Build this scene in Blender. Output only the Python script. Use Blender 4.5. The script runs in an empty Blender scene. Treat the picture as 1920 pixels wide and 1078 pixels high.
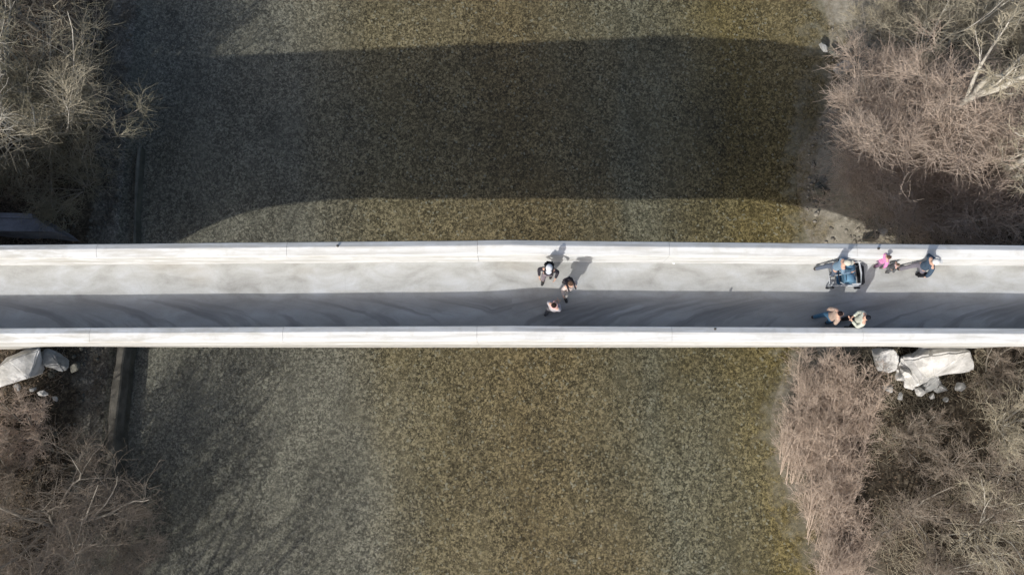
import bpy, bmesh, math, random
import numpy as np
from mathutils import Vector, Matrix, noise as mnoise

R = math.radians
scene = bpy.context.scene
# ------------------------------------------------------------------ camera
FOC = 1493.0                      # focal length in photograph pixels (1920 wide)
TH = math.atan(238.0 / FOC)       # tilt from straight down
CAM = Vector((0.0, -3.535, 32.0))
cd = bpy.data.cameras.new('camera')
cd.sensor_width = 36.0
cd.lens = 36.0 * FOC / 1920.0
cd.clip_start = 0.5
cd.clip_end = 2000.0
cam = bpy.data.objects.new('camera', cd)
scene.collection.objects.link(cam)
cam.location = CAM
cam.rotation_euler = (TH, 0, 0)
scene.camera = cam
# ------------------------------------------------------------------ light
SUN_EL, SH = R(36.4), Vector((0.525, 0.851))      # SH: direction in which shadows fall
world = bpy.data.worlds.new('World')
scene.world = world
world.use_nodes = True
wn = world.node_tree
wn.nodes.clear()
sky = wn.nodes.new('ShaderNodeTexSky')
sky.sky_type = 'NISHITA'
sky.sun_disc = False
sky.sun_elevation = SUN_EL
sky.sun_rotation = math.atan2(-SH.x, -SH.y)
sky.air_density = 1.0
sky.dust_density = 3.5
bg = wn.nodes.new('ShaderNodeBackground')
bg.inputs[1].default_value = 0.145
wo = wn.nodes.new('ShaderNodeOutputWorld')
wn.links.new(sky.outputs[0], bg.inputs[0])
wn.links.new(bg.outputs[0], wo.inputs[0])
sd = bpy.data.lights.new('sun', 'SUN')
sd.energy = 3.8
sd.angle = R(0.55)
sd.color = (1.0, 0.98, 0.94)
sun = bpy.data.objects.new('sun', sd)
scene.collection.objects.link(sun)
to_sun = Vector((-SH.x * math.cos(SUN_EL), -SH.y * math.cos(SUN_EL), math.sin(SUN_EL)))
sun.rotation_euler = to_sun.to_track_quat('Z', 'Y').to_euler()
sun.location = to_sun * 60
scene.view_settings.view_transform = 'Standard'
scene.view_settings.look = 'None'
scene.view_settings.gamma = 1.0
scene.view_settings.exposure = 0.0
scene.cycles.max_bounces = 5
scene.cycles.transparent_max_bounces = 12

# ------------------------------------------------------------------ helpers
def at(u, v, z):
    """world point at height z seen at photograph pixel (u, v)"""
    d = Vector(((u - 960) / FOC, math.sin(TH) + (539 - v) / FOC * math.cos(TH),
                -math.cos(TH) + (539 - v) / FOC * math.sin(TH)))
    t = (z - CAM.z) / d.z
    return CAM + d * t

def tag(o, label=None, cat=None, group=None, kind=None):
    if label: o['label'] = label
    if cat: o['category'] = cat
    if group: o['group'] = group
    if kind: o['kind'] = kind
    return o

def link(name, me, mat=None, parent=None, loc=None):
    o = bpy.data.objects.new(name, me)
    scene.collection.objects.link(o)
    if mat is not None:
        me.materials.append(mat)
    if parent is not None: o.parent = parent
    if loc is not None: o.location = loc
    return o

def empty(name, loc, rz=0.0):
    o = bpy.data.objects.new(name, None)
    scene.collection.objects.link(o)
    o.location = loc
    o.rotation_euler = (0, 0, rz)
    o.empty_display_size = 0.3
    return o

def np_mesh(name, V, F, smooth=False):
    """V (n,3) ; F (m,k) constant size faces"""
    me = bpy.data.meshes.new(name)
    V = np.asarray(V, dtype=np.float32); F = np.asarray(F, dtype=np.int32)
    me.vertices.add(len(V)); me.vertices.foreach_set('co', V.ravel())
    me.loops.add(F.size); me.loops.foreach_set('vertex_index', F.ravel())
    me.polygons.add(len(F))
    k = F.shape[1]
    me.polygons.foreach_set('loop_start', np.arange(0, F.size, k, dtype=np.int32))
    if smooth:
        me.polygons.foreach_set('use_smooth', np.ones(len(F), dtype=bool))
    me.update(calc_edges=True)
    return me

def bm_mesh(name, bm, smooth=False):
    me = bpy.data.meshes.new(name)
    bmesh.ops.recalc_face_normals(bm, faces=bm.faces)
    bm.to_mesh(me); bm.free()
    if smooth:
        for p in me.polygons: p.use_smooth = True
    return me

# ------------------------------------------------------------------ node materials
class NT:
    def __init__(self, name):
        self.m = bpy.data.materials.new(name)
        self.m.use_nodes = True
        self.t = self.m.node_tree
        self.t.nodes.clear()
        self.out = self.t.nodes.new('ShaderNodeOutputMaterial')
    def n(self, typ, **kw):
        nd = self.t.nodes.new(typ)
        for k, v in kw.items():
            if k.startswith('i_'):
                key = k[2:]
                key = int(key) if key.isdigit() else key.replace('_', ' ')
                s = nd.inputs[key]
                if isinstance(v, bpy.types.NodeSocket): self.t.links.new(v, s)
                else: s.default_value = v
            else: setattr(nd, k, v)
        return nd
    def lk(self, a, b): self.t.links.new(a, b)
    def pos(self, scale=(1, 1, 1), rot=(0, 0, 0), obj=True):
        tc = self.n('ShaderNodeTexCoord')
        mp = self.n('ShaderNodeMapping')
        mp.inputs['Scale'].default_value = scale
        mp.inputs['Rotation'].default_value = rot
        self.lk(tc.outputs['Object'], mp.inputs[0])
        return mp.outputs[0]
    def noise(self, vec, scale, detail=4, rough=0.55, dist=0.0):
        nd = self.n('ShaderNodeTexNoise', i_Vector=vec, i_Scale=scale, i_Detail=detail, i_Roughness=rough, i_Distortion=dist)
        return nd.outputs['Fac']
    def vor(self, vec, scale, rnd=1.0, col=True):
        nd = self.n('ShaderNodeTexVoronoi', i_Vector=vec, i_Scale=scale, i_Randomness=rnd)
        return nd.outputs['Color' if col else 'Distance']
    def ramp(self, f, stops, interp='LINEAR'):
        r = self.n('ShaderNodeValToRGB', i_Fac=f)
        r.color_ramp.interpolation = interp
        e = r.color_ramp.elements
        while len(e) < len(stops): e.new(0.5)
        for i, (p, c) in enumerate(stops):
            e[i].position = p
            e[i].color = (c, c, c, 1) if isinstance(c, (int, float)) else (*c, 1)
        return r.outputs[0]
    def mix(self, f, a, b, mode='MIX'):
        nd = self.n('ShaderNodeMix', data_type='RGBA', blend_type=mode)
        for i, v in ((0, f), (6, a), (7, b)):
            s = nd.inputs[i]
            if isinstance(v, bpy.types.NodeSocket): self.lk(v, s)
            elif i == 0: s.default_value = v
            else: s.default_value = (*v, 1) if len(v) == 3 else v
        return nd.outputs[2]
    def math(self, op, a, b=0.0, c=None):
        nd = self.n('ShaderNodeMath', operation=op)
        for i, v in enumerate((a, b) if c is None else (a, b, c)):
            if isinstance(v, bpy.types.NodeSocket): self.lk(v, nd.inputs[i])
            else: nd.inputs[i].default_value = v
        return nd.outputs[0]
    def sep(self, vec):
        nd = self.n('ShaderNodeSeparateXYZ'); self.lk(vec, nd.inputs[0]); return nd.outputs
    def comb(self, x, y, z=0.0):
        nd = self.n('ShaderNodeCombineXYZ')
        for i, v in enumerate((x, y, z)):
            if isinstance(v, bpy.types.NodeSocket): self.lk(v, nd.inputs[i])
            else: nd.inputs[i].default_value = v
        return nd.outputs[0]
    def bump(self, h, strength, dist=0.02):
        return self.n('ShaderNodeBump', i_Height=h, i_Strength=strength, i_Distance=dist).outputs[0]
    def done(self, col, rough=0.8, normal=None, spec=0.3, metal=0.0):
        b = self.n('ShaderNodeBsdfPrincipled')
        for k, v in (('Base Color', col), ('Roughness', rough), ('Specular IOR Level', spec), ('Metallic', metal)):
            if isinstance(v, bpy.types.NodeSocket): self.lk(v, b.inputs[k])
            elif k == 'Base Color': b.inputs[k].default_value = (*v, 1)
            else: b.inputs[k].default_value = v
        if normal is not None: self.lk(normal, b.inputs['Normal'])
        self.lk(b.outputs[0], self.out.inputs[0])
        return self.m

def m_plain(name, c, rough=0.8, var=0.25, scale=14, spec=0.3, metal=0.0):
    t = NT(name); p = t.pos()
    n = t.noise(p, scale, 5, 0.6)
    lo = tuple(x * (1 - var) for x in c); hi = tuple(min(1, x * (1 + var)) for x in c)
    col = t.ramp(n, [(0.3, lo), (0.7, hi)])
    return t.done(col, rough, t.bump(n, 0.3, 0.01), spec, metal)

def m_deck():
    t = NT('deck_concrete'); p = t.pos()
    s = t.sep(p)
    big = t.noise(t.pos((0.5, 1.1, 1)), 1.6, 6, 0.6, 0.4)
    fine = t.noise(p, 22, 4, 0.7)
    c = t.ramp(big, [(0.30, (0.30, 0.295, 0.275)), (0.5, (0.43, 0.43, 0.41)), (0.68, (0.51, 0.52, 0.52))])
    c = t.mix(0.35, c, t.ramp(fine, [(0.3, 0.35), (0.7, 0.62)]), 'SOFT_LIGHT')
    # warm rusty tint in wide patches
    w = t.ramp(t.noise(t.pos((0.35, 0.8, 1), (0, 0, 0.3)), 1.1, 4, 0.5), [(0.55, 0.0), (0.75, 0.35)])
    c = t.mix(w, c, (0.42, 0.37, 0.29))
    # drainage streaks running off the hump towards the south gutter
    ax = t.math('ABSOLUTE', t.math('ADD', s[0], 0.6))
    yy = t.math('ADD', s[1], 1.08)
    q = t.math('SUBTRACT', ax, t.math('MULTIPLY', t.math('MULTIPLY', yy, yy), 2.6))
    q = t.math('ADD', q, t.math('MULTIPLY', t.noise(p, 1.4, 3, 0.5), 0.7))
    st = t.noise(t.comb(q, t.math('MULTIPLY', s[1], 0.55), t.math('MULTIPLY', t.math('SIGN', s[0]), 9.0)), 1.15, 5, 0.55, 0.15)
    st = t.ramp(st, [(0.47, 0.0), (0.54, 0.55), (0.64, 0.95)])
    gate = t.n('ShaderNodeMapRange', i_Value=s[1], i_1=0.0, i_2=-0.35, i_3=0.0, i_4=1.0).outputs[0]
    m = t.math('MULTIPLY', st, gate)
    c = t.mix(m, c, (0.11, 0.105, 0.10))
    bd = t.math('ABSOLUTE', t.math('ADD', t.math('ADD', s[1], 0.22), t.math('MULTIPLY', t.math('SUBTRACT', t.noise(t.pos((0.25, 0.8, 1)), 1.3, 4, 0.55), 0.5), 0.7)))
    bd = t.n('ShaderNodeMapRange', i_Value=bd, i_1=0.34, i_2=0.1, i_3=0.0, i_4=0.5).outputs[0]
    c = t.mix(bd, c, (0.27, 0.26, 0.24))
    # damp south gutter and dusty middle track, also painting deeper shade into the deck
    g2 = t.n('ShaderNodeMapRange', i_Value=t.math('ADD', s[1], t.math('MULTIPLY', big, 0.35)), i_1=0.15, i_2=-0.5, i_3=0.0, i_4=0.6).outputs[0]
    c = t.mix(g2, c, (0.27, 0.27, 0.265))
    # hairline cracks
    v = t.n('ShaderNodeTexVoronoi', feature='DISTANCE_TO_EDGE', i_Vector=t.pos((0.35, 0.35, 1)), i_Scale=0.9)
    cr = t.ramp(v.outputs['Distance'], [(0.0, 0.12), (0.008, 0.0)])
    c = t.mix(t.math('MULTIPLY', cr, t.ramp(big, [(0.45, 0.0), (0.6, 1.0)])), c, (0.2, 0.19, 0.18))
    return t.done(c, 0.85, t.bump(fine, 0.25, 0.01), 0.2)

def m_parapet():
    t = NT('pale_granite_concrete'); p = t.pos()
    s = t.sep(p)
    st = t.noise(t.pos((0.18, 3.5, 2.0)), 2.2, 6, 0.6, 0.2)
    bl = t.noise(p, 2.6, 5, 0.6)
    fine = t.noise(p, 40, 3, 0.7)
    c = t.ramp(st, [(0.25, (0.42, 0.41, 0.38)), (0.48, (0.62, 0.62, 0.605)), (0.72, (0.74, 0.75, 0.745))])
    c = t.mix(t.ramp(bl, [(0.50, 0.0), (0.72, 0.6)]), c, (0.50, 0.49, 0.45))
    # more weathering towards the west end
    wst = t.n('ShaderNodeMapRange', i_Value=s[0], i_1=-1.0, i_2=-13.0, i_3=0.12, i_4=0.75).outputs[0]
    dirt = t.ramp(t.noise(t.pos((0.4, 2.0, 2.0), (0, 0, 0.12)), 2.0, 6, 0.65), [(0.44, 0.0), (0.62, 1.0)])
    c = t.mix(t.math('MULTIPLY', wst, dirt), c, (0.42, 0.40, 0.35))
    c = t.mix(0.25, c, t.ramp(fine, [(0.3, 0.35), (0.7, 0.62)]), 'SOFT_LIGHT')
    return t.done(c, 0.8, t.bump(fine, 0.25, 0.008), 0.25)

def m_bed():
    t = NT('river_gravel'); p = t.pos()
    s = t.sep(p)
    wob = t.n('ShaderNodeTexNoise', i_Vector=p, i_Scale=2.2, i_Detail=2.0)
    vec = t.mix(0.06, p, wob.outputs['Color'], 'LINEAR_LIGHT')
    cells = t.vor(vec, 13.0)
    cs = t.n('ShaderNodeSeparateColor'); t.lk(cells, cs.inputs[0])
    small = t.vor(vec, 25.0)
    ss = t.n('ShaderNodeSeparateColor'); t.lk(small, ss.inputs[0])
    fn = t.noise(t.pos((1.0, 0.8, 1.0), (0, 0, 0.2)), 7.0, 8, 0.78, 0.3)
    v = t.math('ADD', t.math('MULTIPLY', cs.outputs[0], 0.20), t.math('ADD', t.math('MULTIPLY', ss.outputs[1], 0.20), t.math('MULTIPLY', fn, 0.80)))
    # stream tint across the river: grey in the west, olive brown in the middle, yellow olive east
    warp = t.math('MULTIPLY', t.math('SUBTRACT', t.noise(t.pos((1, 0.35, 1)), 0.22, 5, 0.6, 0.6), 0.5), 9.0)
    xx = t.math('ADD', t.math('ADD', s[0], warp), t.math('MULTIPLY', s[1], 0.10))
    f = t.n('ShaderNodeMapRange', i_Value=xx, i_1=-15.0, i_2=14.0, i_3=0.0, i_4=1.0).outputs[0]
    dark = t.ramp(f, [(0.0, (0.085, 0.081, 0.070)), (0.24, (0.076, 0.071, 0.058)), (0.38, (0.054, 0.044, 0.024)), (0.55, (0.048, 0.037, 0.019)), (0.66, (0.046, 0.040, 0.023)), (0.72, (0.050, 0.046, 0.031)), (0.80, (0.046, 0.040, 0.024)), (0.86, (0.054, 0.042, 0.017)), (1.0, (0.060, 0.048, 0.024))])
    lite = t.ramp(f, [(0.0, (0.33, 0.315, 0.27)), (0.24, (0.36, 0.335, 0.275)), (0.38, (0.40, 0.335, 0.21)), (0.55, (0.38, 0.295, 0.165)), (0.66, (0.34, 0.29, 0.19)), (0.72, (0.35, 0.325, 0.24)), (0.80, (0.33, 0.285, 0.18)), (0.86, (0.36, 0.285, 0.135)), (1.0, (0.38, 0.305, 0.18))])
    c = t.mix(t.ramp(v, [(0.46, 0.0), (0.60, 0.30), (0.78, 1.0)]), dark, lite)
    # the odd pale stone
    c = t.mix(t.ramp(cs.outputs[2], [(0.955, 0.0), (0.97, 0.65)]), c, (0.34, 0.33, 0.27))
    # silt drifts where the stones are fine, and patches of coarser shingle
    cz = t.ramp(t.noise(t.pos((1.0, 0.5, 1), (0, 0, -0.6)), 0.75, 5, 0.6, 0.4), [(0.46, 0.0), (0.66, 0.35)])
    c = t.mix(cz, c, t.mix(0.38, dark, lite))
    big = t.n('ShaderNodeTexVoronoi', i_Vector=vec, i_Scale=4.6)
    bs = t.n('ShaderNodeSeparateColor'); t.lk(big.outputs['Color'], bs.inputs[0])
    bm_ = t.math('MULTIPLY', t.ramp(bs.outputs[0], [(0.74, 0.0), (0.78, 1.0)]), t.ramp(big.outputs['Distance'], [(0.30, 0.75), (0.42, 0.0)]))
    c = t.mix(t.math('MULTIPLY', bm_, t.ramp(bs.outputs[1], [(0.0, 0.25), (1.0, 0.9)])), c, t.mix(t.math('MULTIPLY', bs.outputs[2], 0.8), dark, lite))
    # larger drifts
    dr = t.noise(t.pos((1.0, 0.55, 1), (0, 0, 0.5)), 0.42, 5, 0.62, 0.5)
    c = t.mix(1.0, c, t.ramp(dr, [(0.3, 0.62), (0.52, 0.9), (0.72, 1.0)]), 'MULTIPLY')
    # banks: sand and leaf litter where the ground rises out of the water
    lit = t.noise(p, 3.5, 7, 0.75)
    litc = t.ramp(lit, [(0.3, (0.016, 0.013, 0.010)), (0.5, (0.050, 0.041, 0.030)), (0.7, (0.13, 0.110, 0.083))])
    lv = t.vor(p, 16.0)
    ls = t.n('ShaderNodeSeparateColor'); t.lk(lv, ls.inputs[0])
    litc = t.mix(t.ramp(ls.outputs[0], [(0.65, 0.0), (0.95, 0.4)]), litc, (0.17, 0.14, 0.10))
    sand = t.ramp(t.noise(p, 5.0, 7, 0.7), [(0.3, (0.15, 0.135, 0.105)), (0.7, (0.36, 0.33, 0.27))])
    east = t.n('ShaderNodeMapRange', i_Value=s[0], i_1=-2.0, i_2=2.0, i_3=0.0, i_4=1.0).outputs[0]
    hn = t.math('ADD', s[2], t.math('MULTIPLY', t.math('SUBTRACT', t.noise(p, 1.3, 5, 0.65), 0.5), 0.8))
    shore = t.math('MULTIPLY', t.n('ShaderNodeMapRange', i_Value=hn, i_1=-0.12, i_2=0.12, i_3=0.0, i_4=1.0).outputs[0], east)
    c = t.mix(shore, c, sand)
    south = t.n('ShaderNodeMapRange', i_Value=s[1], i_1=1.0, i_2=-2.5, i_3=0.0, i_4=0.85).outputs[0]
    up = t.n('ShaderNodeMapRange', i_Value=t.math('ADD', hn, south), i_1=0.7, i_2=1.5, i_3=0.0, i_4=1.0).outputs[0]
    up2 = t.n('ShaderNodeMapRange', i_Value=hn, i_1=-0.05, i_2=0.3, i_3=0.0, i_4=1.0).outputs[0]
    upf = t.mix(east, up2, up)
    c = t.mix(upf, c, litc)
    nb = t.bump(t.math('ADD', v, lit), 0.55, 0.05)
    return t.done(c, 0.9, nb, 0.1)

def m_water():
    t = NT('clear_shallow_water'); p = t.pos()
    n1 = t.noise(t.pos((1.0, 0.6, 1), (0, 0, 0.4)), 4.5, 5, 0.65, 0.6)
    nb = t.bump(n1, 0.8, 0.08)
    tr = t.n('ShaderNodeBsdfTransparent', i_Color=(0.90, 0.91, 0.87, 1))
    gl = t.n('ShaderNodeBsdfGlossy', i_Roughness=0.08)
    t.lk(nb, gl.inputs['Normal'])
    geo = t.n('ShaderNodeNewGeometry')
    ior = t.math('SUBTRACT', 1.33, t.math('MULTIPLY', geo.outputs['Backfacing'], 1.33 - 1 / 1.33))   # light crossing from below meets the same surface
    fr = t.n('ShaderNodeFresnel', i_IOR=ior)
    t.lk(nb, fr.inputs['Normal'])
    mx = t.n('ShaderNodeMixShader')
    t.lk(fr.outputs[0], mx.inputs[0]); t.lk(tr.outputs[0], mx.inputs[1]); t.lk(gl.outputs[0], mx.inputs[2])
    t.lk(mx.outputs[0], t.out.inputs[0])
    return t.m

def m_bark(name, lo, hi, sc=3.0):
    t = NT(name); p = t.pos()
    n = t.noise(p, sc, 4, 0.6); n2 = t.noise(p, sc * 9, 3, 0.6)
    f = t.math('ADD', t.math('MULTIPLY', n, 0.6), t.math('MULTIPLY', n2, 0.4))
    c = t.ramp(f, [(0.35, lo), (0.65, hi)])
    return t.done(c, 0.85, None, 0.2)

def m_rock(name, lo, hi):
    t = NT(name); p = t.pos()
    n = t.noise(p, 1.7, 7, 0.65); sp = t.noise(p, 30, 3, 0.7)
    c = t.ramp(n, [(0.3, lo), (0.65, hi)])
    c = t.mix(0.4, c, t.ramp(sp, [(0.3, 0.3), (0.7, 0.65)]), 'SOFT_LIGHT')
    return t.done(c, 0.85, t.bump(t.math('ADD', n, t.math('MULTIPLY', sp, 0.3)), 0.4, 0.05), 0.2)

M = {}
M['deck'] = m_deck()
M['parapet'] = m_parapet()
M['spandrel'] = m_plain('weathered_concrete', (0.42, 0.41, 0.38), 0.85, 0.25, 3)
M['bed'] = m_bed()
M['water'] = m_water()
M['rock_white'] = m_rock('white_granite', (0.33, 0.32, 0.29), (0.70, 0.69, 0.67))
M['rock_grey'] = m_rock('grey_granite', (0.20, 0.20, 0.19), (0.42, 0.42, 0.41))
M['rock_dark'] = m_rock('dark_stone', (0.05, 0.052, 0.045), (0.16, 0.155, 0.13))
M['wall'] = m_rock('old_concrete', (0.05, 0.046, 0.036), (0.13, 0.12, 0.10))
M['bark_pale'] = m_bark('pale_bark', (0.38, 0.35, 0.29), (0.64, 0.60, 0.52))
M['bark_grey'] = m_bark('grey_bark', (0.20, 0.18, 0.15), (0.42, 0.38, 0.32))
M['twig_pink'] = m_bark('pinkish_tan_twigs', (0.36, 0.28, 0.22), (0.62, 0.51, 0.42), 1.2)
M['twig_tan'] = m_bark('tan_twigs', (0.32, 0.28, 0.20), (0.56, 0.50, 0.38), 1.2)
M['twig_white'] = m_bark('whitish_twigs', (0.40, 0.375, 0.32), (0.68, 0.645, 0.57), 1.2)
M['twig_olive'] = m_bark('olive_brown_twigs', (0.15, 0.135, 0.085), (0.36, 0.335, 0.255), 1.0)
M['twig_brown'] = m_bark('dull_brown_twigs', (0.18, 0.145, 0.11), (0.38, 0.32, 0.26), 1.2)

# ------------------------------------------------------------------ terrain
def sstep(a, b, x):
    t = np.clip((x - a) / (b - a), 0, 1)
    return t * t * (3 - 2 * t)
rg = np.random.default_rng(7)
WAV = [(rg.uniform(0.15, 1.6), rg.uniform(0, 6.28), rg.uniform(0, 6.28)) for _ in range(26)]
def wob(x, y):
    s = 0
    for f, a, ph in WAV:
        s = s + np.sin(f * (x * math.cos(a) + y * math.sin(a)) * 1.3 + ph) / (f + 0.5)
    return s * 0.16
def east_edge(y):
    return 12.2 + 0.55 * np.sin(y * 0.55 + 1.0) * 0.6 + 0.03 * (y + 2) + 0.6 * sstep(-3, -12, y) - 0.95 * sstep(3, -1, y)
def height(x, y):
    x = np.asarray(x, float); y = np.asarray(y, float)
    w = wob(x, y)
    dr = x - east_edge(y)
    right = -0.35 + 0.35 * sstep(-2.2, 0.0, dr) + 1.1 * sstep(0, 4.2, dr) + 1.7 * sstep(2.8, 8.5, dr) + 2.4 * sstep(7, 26, dr) + 14 * sstep(25, 120, dr)
    dl = -16.15 - x
    left = -0.35 + 0.42 * sstep(-0.5, 0.25, dl) + 1.0 * sstep(0.75, 2.4, dl) + 1.4 * sstep(2.2, 6.5, dl) + 2.2 * sstep(6, 24, dl) + 14 * sstep(24, 120, dl)
    z = np.where(x > -2, right, left)
    amp = sstep(0.3, 3.0, dr) + sstep(0.9, 3.0, dl)
    z = z + w * 0.35 * amp + w * 0.05
    fine = np.sin(x * 5.1 + np.sin(y * 3.3) * 1.7) * np.sin(y * 4.7 + np.sin(x * 2.9) * 1.3)
    z = z + fine * 0.07 * amp
    # a slope of spoil under each end of the bridge
    return z
def hz(x, y): return float(height(x, y))

def axis(lo, hi, step, far):
    a = list(np.arange(lo, hi + 1e-6, step))
    g = step
    x = hi
    while x < far:
        g *= 1.35; x += g; a.append(x)
    g = step; x = lo; b = []
    while x > -far:
        g *= 1.35; x -= g; b.append(x)
    return np.array(b[::-1] + a)
XS = axis(-26, 26, 0.16, 260); YS = axis(-20, 20, 0.16, 260)
gx, gy = np.meshgrid(XS, YS)
gz = height(gx, gy)
V = np.stack([gx.ravel(), gy.ravel(), gz.ravel()], 1)
nx, ny = len(XS), len(YS)
idx = np.arange(nx * ny).reshape(ny, nx)
F = np.stack([idx[:-1, :-1].ravel(), idx[:-1, 1:].ravel(), idx[1:, 1:].ravel(), idx[1:, :-1].ravel()], 1)
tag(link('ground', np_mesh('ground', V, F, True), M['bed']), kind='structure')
xs = np.array([-16.4, -8, 0, 7, 12.2, 15]); ysw = np.linspace(-250, 250, 80)
wx, wy = np.meshgrid(xs, ysw)
wx = wx.copy()
idw = np.arange(len(xs) * len(ysw)).reshape(len(ysw), len(xs))
FW = np.stack([idw[:-1, :-1].ravel(), idw[:-1, 1:].ravel(), idw[1:, 1:].ravel(), idw[1:, :-1].ravel()], 1)
tag(link('water', np_mesh('water', np.stack([wx.ravel(), wy.ravel(), np.full(wx.size, 0.0)], 1), FW), M['water']), kind='structure')

# ------------------------------------------------------------------ bridge
def zr(x):            # parapet ridge height
    return 9.42 - 0.045 * (math.sqrt((x + 0.6) ** 2 + 1.6 ** 2) - 1.6)
def zd(x): return zr(x) - 1.13          # deck surface
def zb(x):            # arch underside
    u = abs(x + 1.3) / 17.0
    return max(-0.6, 5.45 - 3.6 * u ** 8)
def loft(xs, prof, closed=True):
    """prof(x) -> list of (y, z); returns bmesh of the swept solid"""
    bm = bmesh.new(); rings = []
    for x in xs:
        rings.append([bm.verts.new((x, y, z)) for y, z in prof(x)])
    n = len(rings[0])
    for a, b in zip(rings[:-1], rings[1:]):
        for i in range(n):
            bm.faces.new((a[i], a[(i + 1) % n], b[(i + 1) % n], b[i]))
    bm.faces.new(rings[0]); bm.faces.new(rings[-1][::-1])
    return bm
bridge = empty('footbridge', (0, 0, 0))
tag(bridge, 'long narrow pale concrete arch footbridge with thick parapets crossing the whole river', 'bridge')
xl = list(np.arange(-30, 30.01, 0.5))
link('arch', bm_mesh('arch', loft(xl, lambda x: [(-1.33 + 0.26 * min(1.2, abs(x + 1.3) / 17.0) ** 5, zb(x)), (1.33, zb(x)), (1.36, zd(x) - 0.50), (1.45, zd(x) - 0.42), (1.45, zd(x) - 0.18), (-1.45, zd(x) - 0.18), (-1.45, zd(x) - 0.42), (-1.36, zd(x) - 0.50)])), M['spandrel'], bridge)
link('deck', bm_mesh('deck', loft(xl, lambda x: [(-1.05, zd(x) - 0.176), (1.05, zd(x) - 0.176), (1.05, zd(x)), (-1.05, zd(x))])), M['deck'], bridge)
def par_prof(x, y0, k=0.0):
    """y0 = south face; ridge lies 60% of the way north so the south slope is broad and sunny"""
    T = zr(x) + k + 0.075 * math.exp(-((x + 0.1) / 0.9) ** 2) - 0.035 + 0.005 * math.sin(x * 1.1) + 0.003 * math.sin(x * 2.7 + 1); w = 0.435
    return [(y0, zd(x) - 0.172), (y0 + w, zd(x) - 0.172), (y0 + w, T - 0.10), (y0 + w - 0.02, T - 0.065),
            (y0 + w - 0.155, T - 0.005), (y0 + w - 0.175, T), (y0 + w - 0.20, T - 0.005), (y0 + 0.025, T - 0.06), (y0, T - 0.09)]
for y0, lab in ((1.03, 'parapet with a brightly lit inner face'), (-1.465, 'parapet shading the deck beside it')):
    jo = -1.0
    par = None
    bm = bmesh.new()
    cuts = [-30, -24.5, -18, -12.3, -6.6, jo, 4.6, 10.2, 15.8, 21, 30]
    for i, (a, b) in enumerate(zip(cuts[:-1], cuts[1:])):
        k = random.Random(i + int(y0 * 10)).uniform(-0.004, 0.004)
        xx = [a + 0.004] + [x for x in np.arange(-30, 30, 0.5) if a + 0.1 < x < b - 0.1] + [b - 0.004]
        b2 = loft(xx, lambda x: [(y + k * 0.6, z) for y, z in par_prof(x, y0, k)])
        me = bpy.data.meshes.new('tmp'); b2.to_mesh(me); b2.free(); bm.from_mesh(me); bpy.data.meshes.remove(me)
    par = link('parapet', bm_mesh('parapet', bm), M['parapet'], bridge)
    par['label'] = lab
M['iron'] = m_plain('dark_iron', (0.05, 0.045, 0.04), 0.6, 0.3, 30, 0.4)
for u, v in ((635, 463), (1340, 617), (1652, 464)):
    p = at(u, v, 9.1)
    bm = bmesh.new()
    bmesh.ops.create_cone(bm, cap_ends=True, segments=12, radius1=0.038, radius2=0.03, depth=0.04)
    bmesh.ops.create_uvsphere(bm, u_segments=10, v_segments=6, radius=0.03, matrix=Matrix.Translation((0, 0, 0.03)))
    o = link('iron_stud', bm_mesh('iron_stud', bm, True), M['iron'], bridge)
    o.location = (p.x, p.y, zr(p.x) - 0.02)

# ------------------------------------------------------------------ rocks and walls
def rock_mesh(seed, sx, sy, sz, npts=14, rough=0.075, sub=3, flat=0.0):
    r = random.Random(seed)
    bm = bmesh.new()
    for _ in range(npts):
        v = Vector((r.gauss(0, 1), r.gauss(0, 1), r.gauss(0, 1))).normalized()
        k = r.uniform(0.8, 1.05)
        bm.verts.new((v.x * sx * k, v.y * sy * k, v.z * sz * k))
    res = bmesh.ops.convex_hull(bm, input=bm.verts)
    bmesh.ops.delete(bm, geom=[g for g in res['geom_interior'] if isinstance(g, bmesh.types.BMVert)], context='VERTS')
    bmesh.ops.bevel(bm, geom=list(bm.edges), offset=0.09 * min(sx, sy, sz), segments=2, affect='EDGES', clamp_overlap=True)
    bmesh.ops.triangulate(bm, faces=bm.faces)
    bmesh.ops.subdivide_edges(bm, edges=bm.edges, cuts=sub, use_grid_fill=True)
    for v in bm.verts:
        d = mnoise.fractal(v.co * 2.3 / max(sx, 0.3) + Vector((seed, 0, 0)), 0.8, 2.0, 4)
        v.co += v.co.normalized() * d * rough * max(sx, sy)
    return bm_mesh('rock', bm)
def rock(seed, u, v, zt, sx, sy, sz, mat, label, rz=0.0, name='boulder', cat='boulder', npts=14, group=None, tilt=(0, 0)):
    p = at(u, v, zt)
    o = link(name, rock_mesh(seed, sx, sy, sz, npts), M[mat])
    g = hz(p.x, p.y)
    o.location = (p.x, p.y, max(zt - sz * 0.8, g + sz * 0.15) if zt > g + sz else g + sz * 0.3)
    o.rotation_euler = (tilt[0], tilt[1], rz)
    return tag(o, label, cat, group)
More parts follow.
